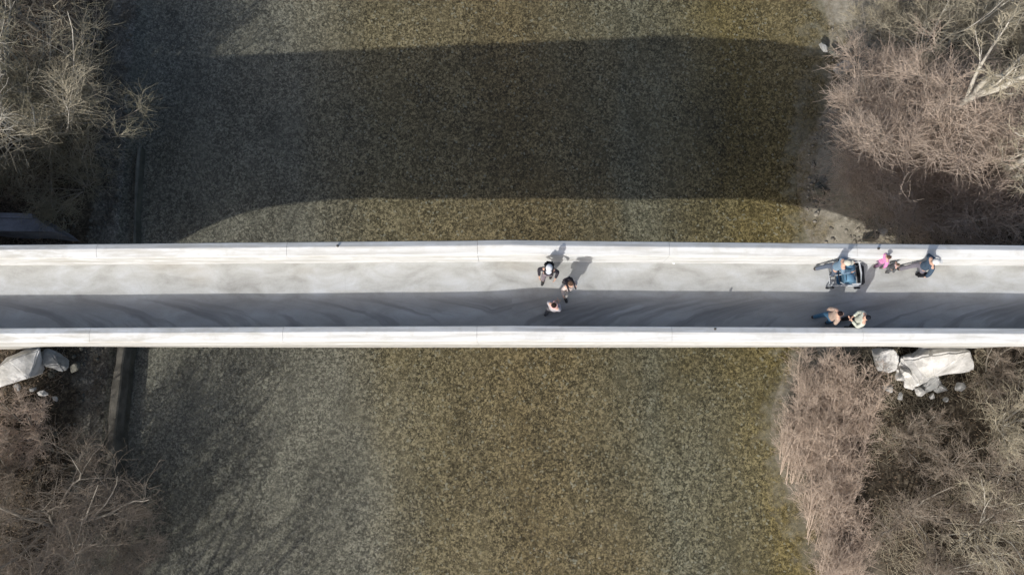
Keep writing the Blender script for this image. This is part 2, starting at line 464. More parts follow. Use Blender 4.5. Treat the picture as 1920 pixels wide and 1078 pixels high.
# retaining wall along the west bank, in two lengths parted by the bridge shadow
def wall(y0, y1, top, label, seed, wid=0.17, mat='wall'):
    r = random.Random(seed)
    bm = bmesh.new(); rings = []
    n = int((y1 - y0) / 0.3)
    for i in range(n + 1):
        y = y0 + (y1 - y0) * i / n
        cx = -15.55 + 0.05 * math.sin(y * 0.7) + 0.035 * (y + 4) * (y < 1.3)
        w = wid + 0.02 * math.sin(y * 1.9 + seed) + r.uniform(-0.012, 0.012)
        t = top + 0.04 * math.sin(y * 1.3) + r.uniform(-0.02, 0.02)
        prof = [(-w - 0.05, -0.5), (w + 0.08, -0.5), (w, t - 0.05), (w - 0.05, t), (-w + 0.05, t + 0.01), (-w, t - 0.05)]
        rings.append([bm.verts.new((cx + a, y, z)) for a, z in prof])
    for a, b in zip(rings[:-1], rings[1:]):
        for k in range(6):
            bm.faces.new((a[k], a[(k + 1) % 6], b[(k + 1) % 6], b[k]))
    bm.faces.new(rings[0]); bm.faces.new(rings[-1][::-1])
    return tag(link('retaining_wall', bm_mesh('retaining_wall', bm), M[mat]), label, 'wall')
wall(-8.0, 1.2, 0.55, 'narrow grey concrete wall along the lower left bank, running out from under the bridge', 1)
wall(1.6, 7.5, 0.10, 'low dark wall on the left bank in the shade above the bridge', 2, 0.05, 'rock_dark')  # dark stone colour stands in for the wall's shaded side

# wing wall in the shade, north west
def wing():
    zt = 2.55
    a = at(-60, 396, zt); b = at(62, 404, zt); c = at(98, 432, zt); d = at(-60, 428, zt)
    bm = bmesh.new()
    def slab(pts, z0, z1, inset=0.0):
        cx = sum(p[0] for p in pts) / len(pts); cy = sum(p[1] for p in pts) / len(pts)
        lo = [bm.verts.new((x, y, z0)) for x, y in pts]
        hi = [bm.verts.new((cx + (x - cx) * (1 - inset), cy + (y - cy) * (1 - inset), z1)) for x, y in pts]
        n = len(pts)
        for i in range(n): bm.faces.new((lo[i], lo[(i + 1) % n], hi[(i + 1) % n], hi[i]))
        bm.faces.new(hi); bm.faces.new(lo[::-1])
    P = [(a.x - 4, a.y), (b.x, b.y), (c.x, c.y), (d.x - 4, d.y)]
    slab(P, 0.6, zt)
    slab([(P[0][0], P[0][1] + 0.05), (P[1][0] + 0.03, P[1][1] + 0.05), (P[1][0] + 0.1, P[1][1] - 0.14), (P[0][0], P[0][1] - 0.14)], zt - 0.1, zt + 0.10, 0.01)
    slab([(P[3][0], P[3][1] + 0.12), (P[2][0] - 0.04, P[2][1] + 0.12), (P[2][0] + 0.06, P[2][1] - 0.06), (P[3][0], P[3][1] - 0.06)], zt - 0.1, zt + 0.07, 0.01)
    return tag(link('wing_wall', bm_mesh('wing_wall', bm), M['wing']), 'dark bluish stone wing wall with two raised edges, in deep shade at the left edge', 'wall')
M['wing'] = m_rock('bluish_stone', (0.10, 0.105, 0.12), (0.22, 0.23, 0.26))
wing()

# rock outcrop carrying the east end of the bridge
rock(11, 1808, 680, 3.3, 1.55, 1.0, 1.3, 'rock_white', 'largest bright white faceted rock beside the right end of the bridge', -0.1, npts=11)
rock(12, 1738, 690, 2.6, 0.85, 0.75, 1.0, 'rock_white', 'pale grey-white rock wedged between the square block and the largest white rock', 0.4, npts=12)
rock(13, 1671, 672, 2.3, 0.52, 0.62, 0.8, 'rock_white', 'squarish pale block of rock touching the bridge, left of the big white rocks', 0.05, npts=20)
rock(14, 1752, 716, 2.3, 0.62, 0.42, 0.6, 'rock_grey', 'grey rock just below the big white rocks', 0.6)
rock(15, 1716, 716, 2.1, 0.34, 0.3, 0.4, 'rock_white', 'small pale rock under the lower left of the big white rocks', 1.0)
rock(16, 1768, 728, 2.2, 0.30, 0.2, 0.3, 'rock_grey', 'small grey stone among brush below the largest white rock', 0.2)
rock(17, 1752, 742, 2.0, 0.16, 0.13, 0.2, 'rock_white', 'lowest little whitish stone in the brush under the white rocks', 0.9)
rock(18, 1672, 727, 1.9, 0.32, 0.18, 0.25, 'rock_grey', 'flat tan-grey stone at the lower left of the white rock pile', -0.4)
rock(19, 1806, 724, 2.3, 0.26, 0.2, 0.3, 'rock_grey', 'grey stone under the right corner of the largest white rock', 0.1)
for i, (u, v, sx, lab) in enumerate(((1700, 700, 0.24, 'pale angular stone between the square block and the grey rubble'),
                                    (1693, 742, 0.15, 'lone whitish stone left of the lowest stones under the white rocks'),
                                    (1728, 735, 0.18, 'grey angular stone in the middle of the rubble under the white rocks'),
                                    (1775, 748, 0.13, 'small pale stone at the lower right of the rubble under the white rocks'),
                                    (1690, 708, 0.2, 'dull stone tucked under the square block of rock'))):
    rock(60 + i, u, v, 2.3, sx * 1.3, sx, sx * 1.1, 'rock_white' if i % 2 == 0 else 'rock_grey', lab, i * 1.3, 'stone', 'stone', group='rubble under the white rocks')
# west end
rock(31, 2, 678, 3.0, 1.45, 0.85, 1.1, 'rock_white', 'broad pale bluish-white rock under the left end of the bridge', 0.15, npts=11, tilt=(0.1, 0.05))
rock(32, 78, 674, 2.2, 0.7, 0.5, 0.8, 'rock_grey', 'grey rock right beside the broad pale rock at the left bridge end', -0.3)
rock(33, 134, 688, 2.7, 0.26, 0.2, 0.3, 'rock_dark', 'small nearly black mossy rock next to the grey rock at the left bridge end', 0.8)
for i, (u, v, s, lab) in enumerate((( 76, 738, 0.17, 'brightest small white stone below the left bridge end'),
                                    ( 58, 728, 0.13, 'small stone right under the broad pale rock on the left'),
                                    ( 28, 726, 0.15, 'small stone nearest the left edge below the pale rock'),
                                    (100, 748, 0.12, 'little pale stone lowest and furthest right of the stones at the left bridge end'))):
    rock(40 + i, u, v, 1.9, s * 1.2, s, s, 'rock_white' if i == 0 else 'rock_grey', lab, i * 0.7, 'stone', 'stone', group='loose stones at the left end of the bridge')
# shore rocks north east
rock(51, 1546, 86, 0.5, 0.32, 0.16, 0.2, 'rock_grey', 'slanted grey rock where the upper edge of the bridge shadow meets the right bank', -0.7, tilt=(0.2, 0.3))
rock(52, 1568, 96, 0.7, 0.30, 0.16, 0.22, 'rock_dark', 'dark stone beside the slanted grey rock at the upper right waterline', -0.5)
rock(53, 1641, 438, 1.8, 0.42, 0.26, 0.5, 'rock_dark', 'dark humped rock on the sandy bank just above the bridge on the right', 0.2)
rock(54, 1660, 432, 1.9, 0.2, 0.2, 0.35, 'rock_grey', 'pale stone on the right shoulder of the dark humped rock', 0.2, 'stone', 'stone')
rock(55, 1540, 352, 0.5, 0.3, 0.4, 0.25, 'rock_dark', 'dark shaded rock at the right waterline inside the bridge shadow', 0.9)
rock(58, 1585, 120, 1.0, 0.5, 0.3, 0.3, 'rock_grey', 'sunlit sandy-grey boulder on the upper right bank', 0.5)

# ------------------------------------------------------------------ vegetation
def unit(a): return a / np.maximum(np.linalg.norm(a, axis=-1, keepdims=True), 1e-9)
def grow(rng, P, D, L, n, wobble, up=0.0, droop=None):
    N = len(P); pts = np.empty((N, n + 1, 3)); pts[:, 0] = P; d = unit(D)
    for i in range(n):
        d = d + rng.normal(0, wobble, (N, 3)); d[:, 2] += up; d = unit(d)
        pts[:, i + 1] = pts[:, i] + d * (L / n)[:, None]
    return pts
def sprout(rng, pts, k, tmin, tmax, ang, angv):
    """k children on every polyline: start point, direction, t"""
    N, m, _ = pts.shape
    t = rng.uniform(tmin, tmax, (N, k)) * (m - 1)
    i = np.minimum(t.astype(int), m - 2); f = (t - i)[..., None]
    ar = np.arange(N)[:, None]
    a = pts[ar, i]; b = pts[ar, i + 1]
    P = a + (b - a) * f; T = unit(b - a)
    ref = rng.normal(0, 1, T.shape); perp = unit(ref - T * (ref * T).sum(-1, keepdims=True))
    an = rng.normal(ang, angv, (N, k))[..., None]
    D = T * np.cos(an) + perp * np.sin(an)
    return P.reshape(-1, 3), D.reshape(-1, 3), (t / (m - 1)).reshape(-1), np.repeat(np.arange(N), k)
def tubes(pts, r0, r1, sides=3):
    N, m, _ = pts.shape
    T = np.empty_like(pts); T[:, :-1] = pts[:, 1:] - pts[:, :-1]; T[:, -1] = T[:, -2]; T = unit(T)
    ref = np.where(np.abs(T[:, :1, 2:3]) > 0.9, np.array([[[1.0, 0, 0]]]), np.array([[[0, 0, 1.0]]]))
    U = unit(ref - T * (ref * T).sum(-1, keepdims=True)); W = np.cross(T, U)
    s = np.linspace(0, 1, m)[None, :, None]
    r = np.asarray(r0)[:, None, None] * (1 - s) + np.asarray(r1)[:, None, None] * s
    a = np.arange(sides) * 2 * np.pi / sides
    V = pts[:, :, None, :] + (U[:, :, None, :] * np.cos(a)[None, None, :, None] + W[:, :, None, :] * np.sin(a)[None, None, :, None]) * r[..., None]
    base = (np.arange(N)[:, None, None] * m + np.arange(m - 1)[None, :, None]) * sides
    j = np.arange(sides)[None, None, :]; j2 = (j + 1) % sides
    F = np.stack([base + j, base + j2, base + j2 + sides, base + j + sides], -1).reshape(-1, 4)
    return V.reshape(-1, 3), F
class Acc:
    def __init__(self): self.v = []; self.f = []; self.n = 0
    def add(self, VF):
        V, F = VF
        self.v.append(V); self.f.append(F + self.n); self.n += len(V)
    def mesh(self, name): return np_mesh(name, np.concatenate(self.v), np.concatenate(self.f), True)

def plant(name, cat, label, seed, base, stems, hgt, spread, lean=(0, 0), r=0.06, twigs=(9, 7, 9), tl=(0.42, 0.2, 0.1),
          bark='bark_grey', twig='twig_tan', wobble=0.10, up=0.04, tw_r=0.0062, group=None, tmin=0.22, ang=0.7, tr_stem=None, base_r=0.10):
    """bare woody plant: `stems` limbs from the base, three orders of branching; lengths are shares of hgt"""
    rng = np.random.default_rng(seed)
    bx, by = base; bz = hz(bx, by) - 0.12 - base_r * 0.4
    e = empty(name, (bx, by, bz))
    tag(e, label, cat, group)
    tr, cr = Acc(), Acc()
    if tr_stem:       # single bole first
        h0 = tr_stem
        P = np.zeros((1, 3)); D = np.array([[lean[0] * 0.6, lean[1] * 0.6, 1.0]])
        bole = grow(rng, P, D, np.array([h0]), 6, 0.04, 0.03)
        tr.add(tubes(bole, [r * 1.25], [r * 0.8], 8))
        P = np.repeat(bole[:, -1], stems, 0) - np.array([0, 0, 1]) * rng.uniform(0, h0 * 0.35, (stems, 1)) * 0.0
        ti = rng.uniform(0.45, 1.0, stems) * 6; i0 = np.minimum(ti.astype(int), 5)
        P = bole[0, i0] + (bole[0, i0 + 1] - bole[0, i0]) * (ti - i0)[:, None]
    else:
        P = np.clip(rng.normal(0, base_r, (stems, 3)), -1.3 * base_r, 1.3 * base_r); P[:, 2] = 0
    az = rng.uniform(0, 2 * math.pi) + np.arange(stems) * 2 * math.pi / stems + rng.normal(0, 0.35, stems)
    sp = spread * rng.uniform(0.35, 1.25, stems)
    D = np.stack([np.cos(az) * sp + lean[0], np.sin(az) * sp + lean[1], np.ones(stems)], 1)
    L = hgt * rng.uniform(0.72, 1.1, stems)
    rr = r * rng.uniform(0.55, 1.0, stems)
    l0 = grow(rng, P, D, L, 9, wobble, up)
    tr.add(tubes(l0, rr, rr * 0.22, 6))
    P, D, t, ix = sprout(rng, l0, twigs[0], tmin, 0.98, ang, 0.22)
    L1 = hgt * tl[0] * (1.15 - 0.65 * t) * rng.uniform(0.6, 1.15, len(t))
    l1 = grow(rng, P, D, L1, 6, wobble * 1.3, up)
    r1 = rr[ix] * (1 - 0.75 * t) * 0.42
    tr.add(tubes(l1, r1, r1 * 0.3, 4))
    P, D, t, ix = sprout(rng, l1, twigs[1], 0.15, 1.0, 0.75, 0.25)
    L2 = hgt * tl[1] * (1.1 - 0.5 * t) * rng.uniform(0.5, 1.2, len(t))
    l2 = grow(rng, P, D, L2, 4, wobble * 1.6, up * 0.8)
    r2 = np.maximum(r1[ix] * 0.5 * (1 - 0.5 * t), tw_r * 1.35)
    cr.add(tubes(l2, r2, np.full(len(r2), tw_r * 0.8), 3))
    if twigs[2]:
        P, D, t, ix = sprout(rng, l2, max(2, int(twigs[2] * 0.72)), 0.15, 1.0, 0.8, 0.3)
        L3 = hgt * tl[2] * rng.uniform(0.5, 1.3, len(t))
        l3 = grow(rng, P, D, L3, 2, wobble * 1.8, up)
        cr.add(tubes(l3, np.full(len(t), tw_r), np.full(len(t), tw_r * 0.55), 3))
    link('trunk' if tr_stem else 'stems', tr.mesh('trunk'), M[bark], e)
    link('crown', cr.mesh('crown'), M[twig], e)
    return e

def pb(u, v, z=1.5):
    p = at(u, v, z)
    for _ in range(4): p = at(u, v, hz(p.x, p.y))
    return (p.x, p.y)

# --- north east bank
NE = 'bare bushes crowding the upper right bank'
plant('bare_bush', 'bush', 'pinkish-tan bare bush overhanging the waterline halfway down the upper right bank', 101, pb(1690, 265), 17, 5.3, 0.6, (-0.45, -0.20), 0.055, (9, 8, 9), twig='twig_pink', group=NE)
plant('bare_bush', 'bush', 'pinkish bare bush bordering the black shade just above the right end of the bridge', 102, pb(1740, 335), 18, 6.3, 0.6, (-0.30, -0.12), 0.065, (9, 8, 9), twig='twig_pink', group=NE)
plant('bare_bush', 'bush', 'tall pinkish-grey bush between the shaded sandy shore and the black shade on the right', 110, pb(1668, 335), 17, 6.0, 0.6, (-0.30, -0.10), 0.06, (9, 8, 9), twig='twig_pink', group=NE)
plant('bare_bush', 'bush', 'rust-tinged tan bush just below the forked pale limb', 103, pb(1825, 380), 18, 5.6, 0.6, (-0.12, -0.05), 0.065, (9, 8, 9), twig='twig_pink', group=NE)
plant('bare_bush', 'bush', 'tan bush around the foot of the long pale slanting trunk, upper right', 104, pb(1735, 215), 12, 3.4, 0.7, (-0.1, 0), 0.05, (9, 8, 8), twig='twig_tan', group=NE)
plant('bare_bush', 'bush', 'greenish-tan bush at the top of the right bank nearest the water', 105, pb(1655, 70), 12, 3.0, 0.75, (0, 0), 0.045, (8, 8, 8), twig='twig_tan', group=NE)
plant('bare_bush', 'bush', 'tan bush at the top edge under the two thin pale trunks', 106, pb(1770, 60), 12, 3.2, 0.75, (0, 0), 0.045, (8, 8, 8), twig='twig_tan', group=NE)
plant('bare_bush', 'bush', 'olive-tan bush at the right edge of the photo above the long pale trunk', 107, pb(1850, 120), 12, 3.2, 0.75, (0, 0), 0.045, (8, 8, 8), twig='twig_tan', group=NE)
plant('bare_bush', 'bush', 'tan bush at the right edge between the long pale trunk and the forked pale branch', 108, pb(1860, 260), 12, 3.8, 0.75, (-0.1, 0.0), 0.05, (8, 8, 8), twig='twig_pink', group=NE)
plant('bare_bush', 'bush', 'small pinkish bush leaning over the shaded shore at the upper right', 109, pb(1650, 175), 11, 3.3, 0.7, (-0.42, 0.0), 0.04, (9, 8, 8), twig='twig_pink', group=NE)
plant('bare_tree', 'tree', 'tall bare tree with the long thick pale trunk slanting to the right edge', 121, pb(1675, 287), 5, 3.0, 0.5, (0.03, 0.0), 0.135, (6, 7, 6), bark='bark_pale', twig='twig_tan', tr_stem=7.6)
plant('bare_tree', 'tree', 'bare tree with a thick pale forked limb at the right edge above the bridge', 122, pb(1775, 375), 5, 3.0, 0.9, (-0.05, 0.05), 0.14, (7, 7, 6), bark='bark_pale', twig='twig_tan', tr_stem=6.4)
plant('bare_tree', 'tree', 'slim bare tree with two thin pale trunks rising to the top edge on the right', 123, pb(1705, 125), 4, 5.0, 0.3, (0.05, 0.02), 0.075, (7, 7, 6), bark='bark_pale', twig='twig_tan', tr_stem=1.2)
# --- south east bank: long-stemmed willow bushes leaning north over the water's edge
SE = 'leaning bushes along the lower right waterline'
spots = [(1560, 770, 'dense pinkish-grey bush of long straight stems nearest the bridge on the lower right shore'),
         (1530, 850, 'pinkish-grey leaning bush that reaches furthest out over the river on the lower right'),
         (1585, 880, 'leaning bush of long stems just behind the one reaching furthest out, lower right shore'),
         (1580, 985, 'long-stemmed tan bush on the lower right shore, second from the foot of the photo'),
         (1615, 800, 'leaning bush of dull stems right below the small stones beside the bridge'),
         (1600, 1090, 'pale long-stemmed bush cut by the foot of the photo at the right waterline')]
for i, (u, v, lab) in enumerate(spots):
    plant('willow_bush', 'bush', lab, 140 + i, pb(u - 28, v + 34), 60, 3.3, 0.16, (-0.12, 0.95), 0.021, (6, 4, 3), (0.42, 0.16, 0.06), 'twig_pink', 'twig_pink', 0.035, 0.0, 0.0055, SE, 0.08, 0.17, base_r=0.55)
SB = 'bare bushes filling the lower right bank'
for i, (u, v, h, lab, tw) in enumerate(((1880, 800, 3.0, 'bare bush whose pale sticks fan out from the right edge below the bridge', 'twig_tan'),
                                   (1790, 880, 2.6, 'low dark-brown bush in the middle of the lower right bank', 'twig_brown'),
                                   (1700, 960, 2.8, 'grey-brown bush between the leaning shore bushes and the corner, near the foot of the photo', 'twig_brown'),
                                   (1835, 985, 3.2, 'bare bush with arching pale branches in the lower right corner', 'twig_tan'),
                                   (1705, 820, 1.9, 'low olive-brown bush below the white rock pile', 'twig_brown'),
                                   (1905, 900, 3.0, 'purplish-brown bush at the right edge above the corner', 'twig_brown'),
                                   (1760, 1080, 2.8, 'dark twiggy bush cut by the foot of the photo on the lower right', 'twig_brown'),
                                   (1850, 700, 2.0, 'dull bush in the shade right of the largest white rock', 'twig_brown'))):
    plant('bare_bush', 'bush', lab, 160 + i, pb(u, v), 11, h, 0.85, (0, 0), 0.05 if i % 2 == 0 else 0.042, (7, 6, 6), bark='bark_grey' if i % 3 else 'bark_pale', twig=tw, group=SB)
# --- north west bank
NW = 'bare bushes and trees on the upper left bank'
plant('bare_tree', 'tree', 'bare tree with long whitish limbs reaching in from the left edge above the bridge', 201, pb(-40, 315), 12, 5.4, 0.7, (0.35, -0.05), 0.13, (7, 6, 5), bark='bark_pale', twig='twig_white', tr_stem=2.2, tw_r=0.0065, group=NW)
plant('bare_tree', 'tree', 'mossy greenish bare tree in the upper left corner', 202, pb(30, 160), 12, 5.4, 0.75, (0.25, -0.05), 0.13, (7, 7, 6), bark='bark_pale', twig='twig_olive', tr_stem=2.2, tw_r=0.006, group=NW)
plant('bare_tree', 'tree', 'grey-brown bare tree at the top edge on the left', 203, pb(70, 55), 8, 3.6, 0.7, (0, 0), 0.09, (6, 6, 5), bark='bark_grey', twig='twig_brown', tr_stem=1.8, tw_r=0.006, group=NW)
plant('bare_bush', 'bush', 'dark olive bush hanging over the shaded left shore', 204, pb(170, 225), 11, 5.4, 0.65, (0.36, -0.12), 0.055, (7, 7, 5), bark='bark_grey', twig='twig_olive', group=NW)
plant('bare_bush', 'bush', 'dark bush in the shade between the left wall and the whitish limbs', 205, pb(150, 350), 10, 3.0, 0.8, (0, 0), 0.04, (7, 7, 7), bark='bark_grey', twig='twig_olive', group=NW)
plant('bare_bush', 'bush', 'olive bush with tangled twigs under the whitish limbs on the left', 206, pb(95, 270), 13, 4.6, 0.8, (0, 0), 0.05, (8, 8, 8), bark='bark_grey', twig='twig_olive', group=NW)
plant('bare_bush', 'bush', 'tall tan bush whose twigs reach over the wall line above the left bridge end', 208, pb(105, 235), 12, 6.3, 0.65, (0.26, -0.06), 0.075, (7, 7, 6), bark='bark_pale', twig='twig_tan', group=NW)
plant('bare_bush', 'bush', 'dim bush at the top edge beside the water on the left', 207, pb(180, 75), 7, 2.6, 0.7, (0.05, 0.0), 0.035, (5, 5, 4), bark='bark_grey', twig='twig_brown', group=NW)
# --- south west bank
SW = 'bare bushes and trees on the lower left bank'
plant('bare_tree', 'tree', 'bare tree spreading grey branches out over the water in the lower left corner', 221, pb(100, 990), 16, 6.0, 0.95, (0.75, 0.10), 0.075, (8, 6, 6), bark='bark_grey', twig='twig_brown', tr_stem=0.7, tw_r=0.005, group=SW)
plant('bare_bush', 'bush', 'rust-brown bush below the loose stones at the left end of the bridge', 222, pb(60, 810), 12, 2.0, 0.9, (0, 0), 0.035, (8, 7, 7), bark='bark_grey', twig='twig_pink', group=SW)
plant('bare_bush', 'bush', 'dark brown bush at the left edge halfway between bridge and corner', 223, pb(20, 900), 11, 2.6, 0.85, (0, 0), 0.04, (7, 7, 7), bark='bark_grey', twig='twig_brown', group=SW)
plant('bare_bush', 'bush', 'small thin bush beside the narrow concrete wall', 224, pb(150, 860), 8, 2.2, 0.8, (0.1, 0.1), 0.03, (6, 6, 5), bark='bark_grey', twig='twig_brown', group=SW)
plant('bare_bush', 'bush', 'dim bush cut by the foot of the photo near the left corner', 225, pb(40, 1075), 10, 2.8, 0.85, (0, 0), 0.04, (7, 7, 7), bark='bark_grey', twig='twig_brown', group=SW)
plant('bare_bush', 'bush', 'fine-twigged bush leaning over the water beside the lower left corner tree', 226, pb(205, 1010), 12, 4.2, 0.7, (0.62, 0.05), 0.04, (8, 7, 7), bark='bark_grey', twig='twig_brown', tw_r=0.005, group=SW)
# tall trees further down the west bank, whose tops and shadows reach into the photograph
for i, (x, y, h, lab) in enumerate(((-17.5, -13.2, 6.5, 'tall bare tree on the left bank just beyond the foot of the photo'),
                                    (-15.2, -17.5, 7.5, 'tall bare tree at the waterline shading the lower left of the river'),
                                    (-19.5, -18.0, 7.5, 'tall bare tree standing back from the water beyond the lower left corner'))):
    plant('bare_tree', 'tree', lab, 240 + i, (x, y), 11, h, 0.6, (0.05, 0), 0.14, (6, 5, 3), bark='bark_grey', twig='twig_brown', tr_stem=3.6, tw_r=0.009, group='tall trees down the left bank')

# --- brushwood and litter lying on the banks
def litter(name, label, seed, n, x0, x1, y0, y1, mat, lmin, lmax, rad, hmin, lift=0.12):
    rng = np.random.default_rng(seed)
    x = rng.uniform(x0, x1, n); y = rng.uniform(y0, y1, n)
    z = height(x, y)
    k = z > hmin + rng.uniform(0, 0.25, n)
    k &= (wob(x * 2.1, y * 2.1) + rng.normal(0, 0.25, n)) > -0.3
    x, y, z = x[k], y[k], z[k]; n = len(x)
    P = np.stack([x, y, z + rng.uniform(0.0, lift, n)], 1)
    a = rng.uniform(0, 6.283, n)
    D = np.stack([np.cos(a), np.sin(a), rng.normal(0.10, 0.28, n)], 1)
    L = rng.uniform(lmin, lmax, n) ** 1.0
    pts = grow(rng, P, D, L, 3, 0.16, 0.0)
    a_ = Acc(); a_.add(tubes(pts, np.full(n, rad) * rng.uniform(0.5, 1.5, n), np.full(n, rad * 0.5), 3))
    return tag(link(name, a_.mesh(name), M[mat]), label, 'brushwood', kind='stuff')
litter('brushwood', 'dry sticks and twigs lying on the right bank', 301, 26000, 10.5, 22, -13, 13, 'twig_tan', 0.12, 0.7, 0.007, 0.25, 0.25)
litter('brushwood', 'brown sticks and stalks lying on the left bank', 302, 15000, -24, -15.8, -13, 13, 'twig_brown', 0.12, 0.7, 0.007, 0.3, 0.2)
def leaves(name, label, seed, n, x0, x1, y0, y1, mat, size, hmin):
    rng = np.random.default_rng(seed)
    x = rng.uniform(x0, x1, n); y = rng.uniform(y0, y1, n); z = height(x, y)
    k = z > hmin + rng.uniform(0, 0.3, n)
    x, y, z = x[k], y[k], z[k]; n = len(x)
    c = np.stack([x, y, z + rng.uniform(0.01, 0.08, n)], 1)
    U = unit(rng.normal(0, 1, (n, 3)) * np.array([1, 1, 0.35])); W = unit(np.cross(U, rng.normal(0, 0.4, (n, 3)) + np.array([0, 0, 1])))
    s = rng.uniform(0.5, 1.3, n)[:, None] * size
    V = np.stack([c - U * s, c - W * s * 0.6, c + U * s, c + W * s * 0.6], 1).reshape(-1, 3)
    F = np.arange(4 * n).reshape(n, 4)
    return tag(link(name, np_mesh(name, V, F), M[mat]), label, 'leaves', kind='stuff')
def pebbles(name, label, seed, n, x0, x1, y0, y1, zlo, zhi, mat, smin, smax):
    rng = np.random.default_rng(seed)
    x = rng.uniform(x0, x1, n); y = rng.uniform(y0, y1, n); z = height(x, y)
    k = (z > zlo) & (z < zhi) & (wob(x * 3, y * 3) + rng.normal(0, 0.3, n) > 0.0)
    x, y, z = x[k], y[k], z[k]; n = len(x)
    tt = (1 + 5 ** 0.5) / 2
    ico = unit(np.array([(-1, tt, 0), (1, tt, 0), (-1, -tt, 0), (1, -tt, 0), (0, -1, tt), (0, 1, tt), (0, -1, -tt), (0, 1, -tt), (tt, 0, -1), (tt, 0, 1), (-tt, 0, -1), (-tt, 0, 1)]))
    fc = np.array([(0, 11, 5), (0, 5, 1), (0, 1, 7), (0, 7, 10), (0, 10, 11), (1, 5, 9), (5, 11, 4), (11, 10, 2), (10, 7, 6), (7, 1, 8), (3, 9, 4), (3, 4, 2), (3, 2, 6), (3, 6, 8), (3, 8, 9), (4, 9, 5), (2, 4, 11), (6, 2, 10), (8, 6, 7), (9, 8, 1)])
    s = smin * (smax / smin) ** (rng.uniform(0, 1, n) ** 2.5)
    V = ico[None] * rng.uniform(0.75, 1.15, (n, 12, 1)) * (s[:, None] * rng.uniform(0.6, 1.2, (n, 3)))[:, None, :] + np.stack([x, y, z], 1)[:, None, :]
    F = fc[None] + (np.arange(n) * 12)[:, None, None]
    return tag(link(name, np_mesh(name, V.reshape(-1, 3), F.reshape(-1, 3), True), M[mat]), label, 'pebbles', kind='stuff')
M['pebble'] = m_rock('brownish_pebbles', (0.12, 0.105, 0.085), (0.30, 0.275, 0.23))
pebbles('pebbles', 'brownish pebbles and cobbles strewn over the sandy right shore', 321, 7000, 11.0, 17.0, 1.5, 13, 0.02, 1.3, 'pebble', 0.025, 0.13)
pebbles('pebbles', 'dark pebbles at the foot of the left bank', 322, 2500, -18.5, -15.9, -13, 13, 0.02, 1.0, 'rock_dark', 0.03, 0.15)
t_ = NT('dead_leaves'); p_ = t_.pos()
M['leaf'] = t_.done(t_.ramp(t_.noise(p_, 9, 4, 0.7), [(0.3, (0.05, 0.036, 0.024)), (0.5, (0.14, 0.10, 0.065)), (0.7, (0.26, 0.21, 0.15))]), 0.8)
leaves('dead_leaves', 'fallen brown leaves on the right bank', 311, 24000, 11.0, 23, -13, 13, 'leaf', 0.045, 0.5)
leaves('dead_leaves', 'fallen brown leaves on the left bank', 312, 18000, -25, -16, -13, 13, 'leaf', 0.045, 0.4)

# ------------------------------------------------------------------ people
CL = {}
def cloth(name, c, var=0.18):
    if name not in CL:
        t = NT(name); p = t.pos()
        n = t.noise(p, 9, 5, 0.65); wv = t.noise(t.pos((1, 1, 0.35)), 60, 2, 0.6)
        lo = tuple(x * (1 - var) for x in c); hi = tuple(min(1, x * (1 + var)) for x in c)
        col = t.ramp(n, [(0.3, lo), (0.7, hi)])
        CL[name] = t.done(col, 0.85, t.bump(t.math('ADD', n, t.math('MULTIPLY', wv, 0.2)), 0.6, 0.02), 0.15)
    return CL[name]
SKIN = m_plain('skin', (0.55, 0.34, 0.25), 0.55, 0.06, 20, 0.35)

def skin_mesh(chains, sub=2, root=0):
    """chains: list of lists of (x,y,z,r) or index strings; a chain may start with an int = index of an existing vertex"""
    verts, rads, edges = [], [], []
    names = {}
    for ch in chains:
        prev = None
        for it in ch:
            if isinstance(it, str): prev = names[it]; continue
            nm = None
            if len(it) == 5: nm = it[4]
            verts.append(it[:3]); rads.append(it[3]); i = len(verts) - 1
            if nm: names[nm] = i
            if prev is not None: edges.append((prev, i))
            prev = i
    me = bpy.data.meshes.new('sk')
    me.from_pydata(verts, edges, [])
    o = bpy.data.objects.new('sk', me)
    scene.collection.objects.link(o)
    sm = o.modifiers.new('s', 'SKIN'); sm.use_smooth_shade = True; sm.branch_smoothing = 0.6
    sv = me.skin_vertices[0].data
    for i, r in enumerate(rads):
        sv[i].radius = (r, r) if not isinstance(r, tuple) else r
        sv[i].use_root = (i == root)
    ss = o.modifiers.new('u', 'SUBSURF'); ss.levels = ss.render_levels = sub
    dg = bpy.context.evaluated_depsgraph_get()
    dg.update()
    res = bpy.data.meshes.new_from_object(o.evaluated_get(dg))
    bpy.data.objects.remove(o); bpy.data.meshes.remove(me)
    for p in res.polygons: p.use_smooth = True
    return res

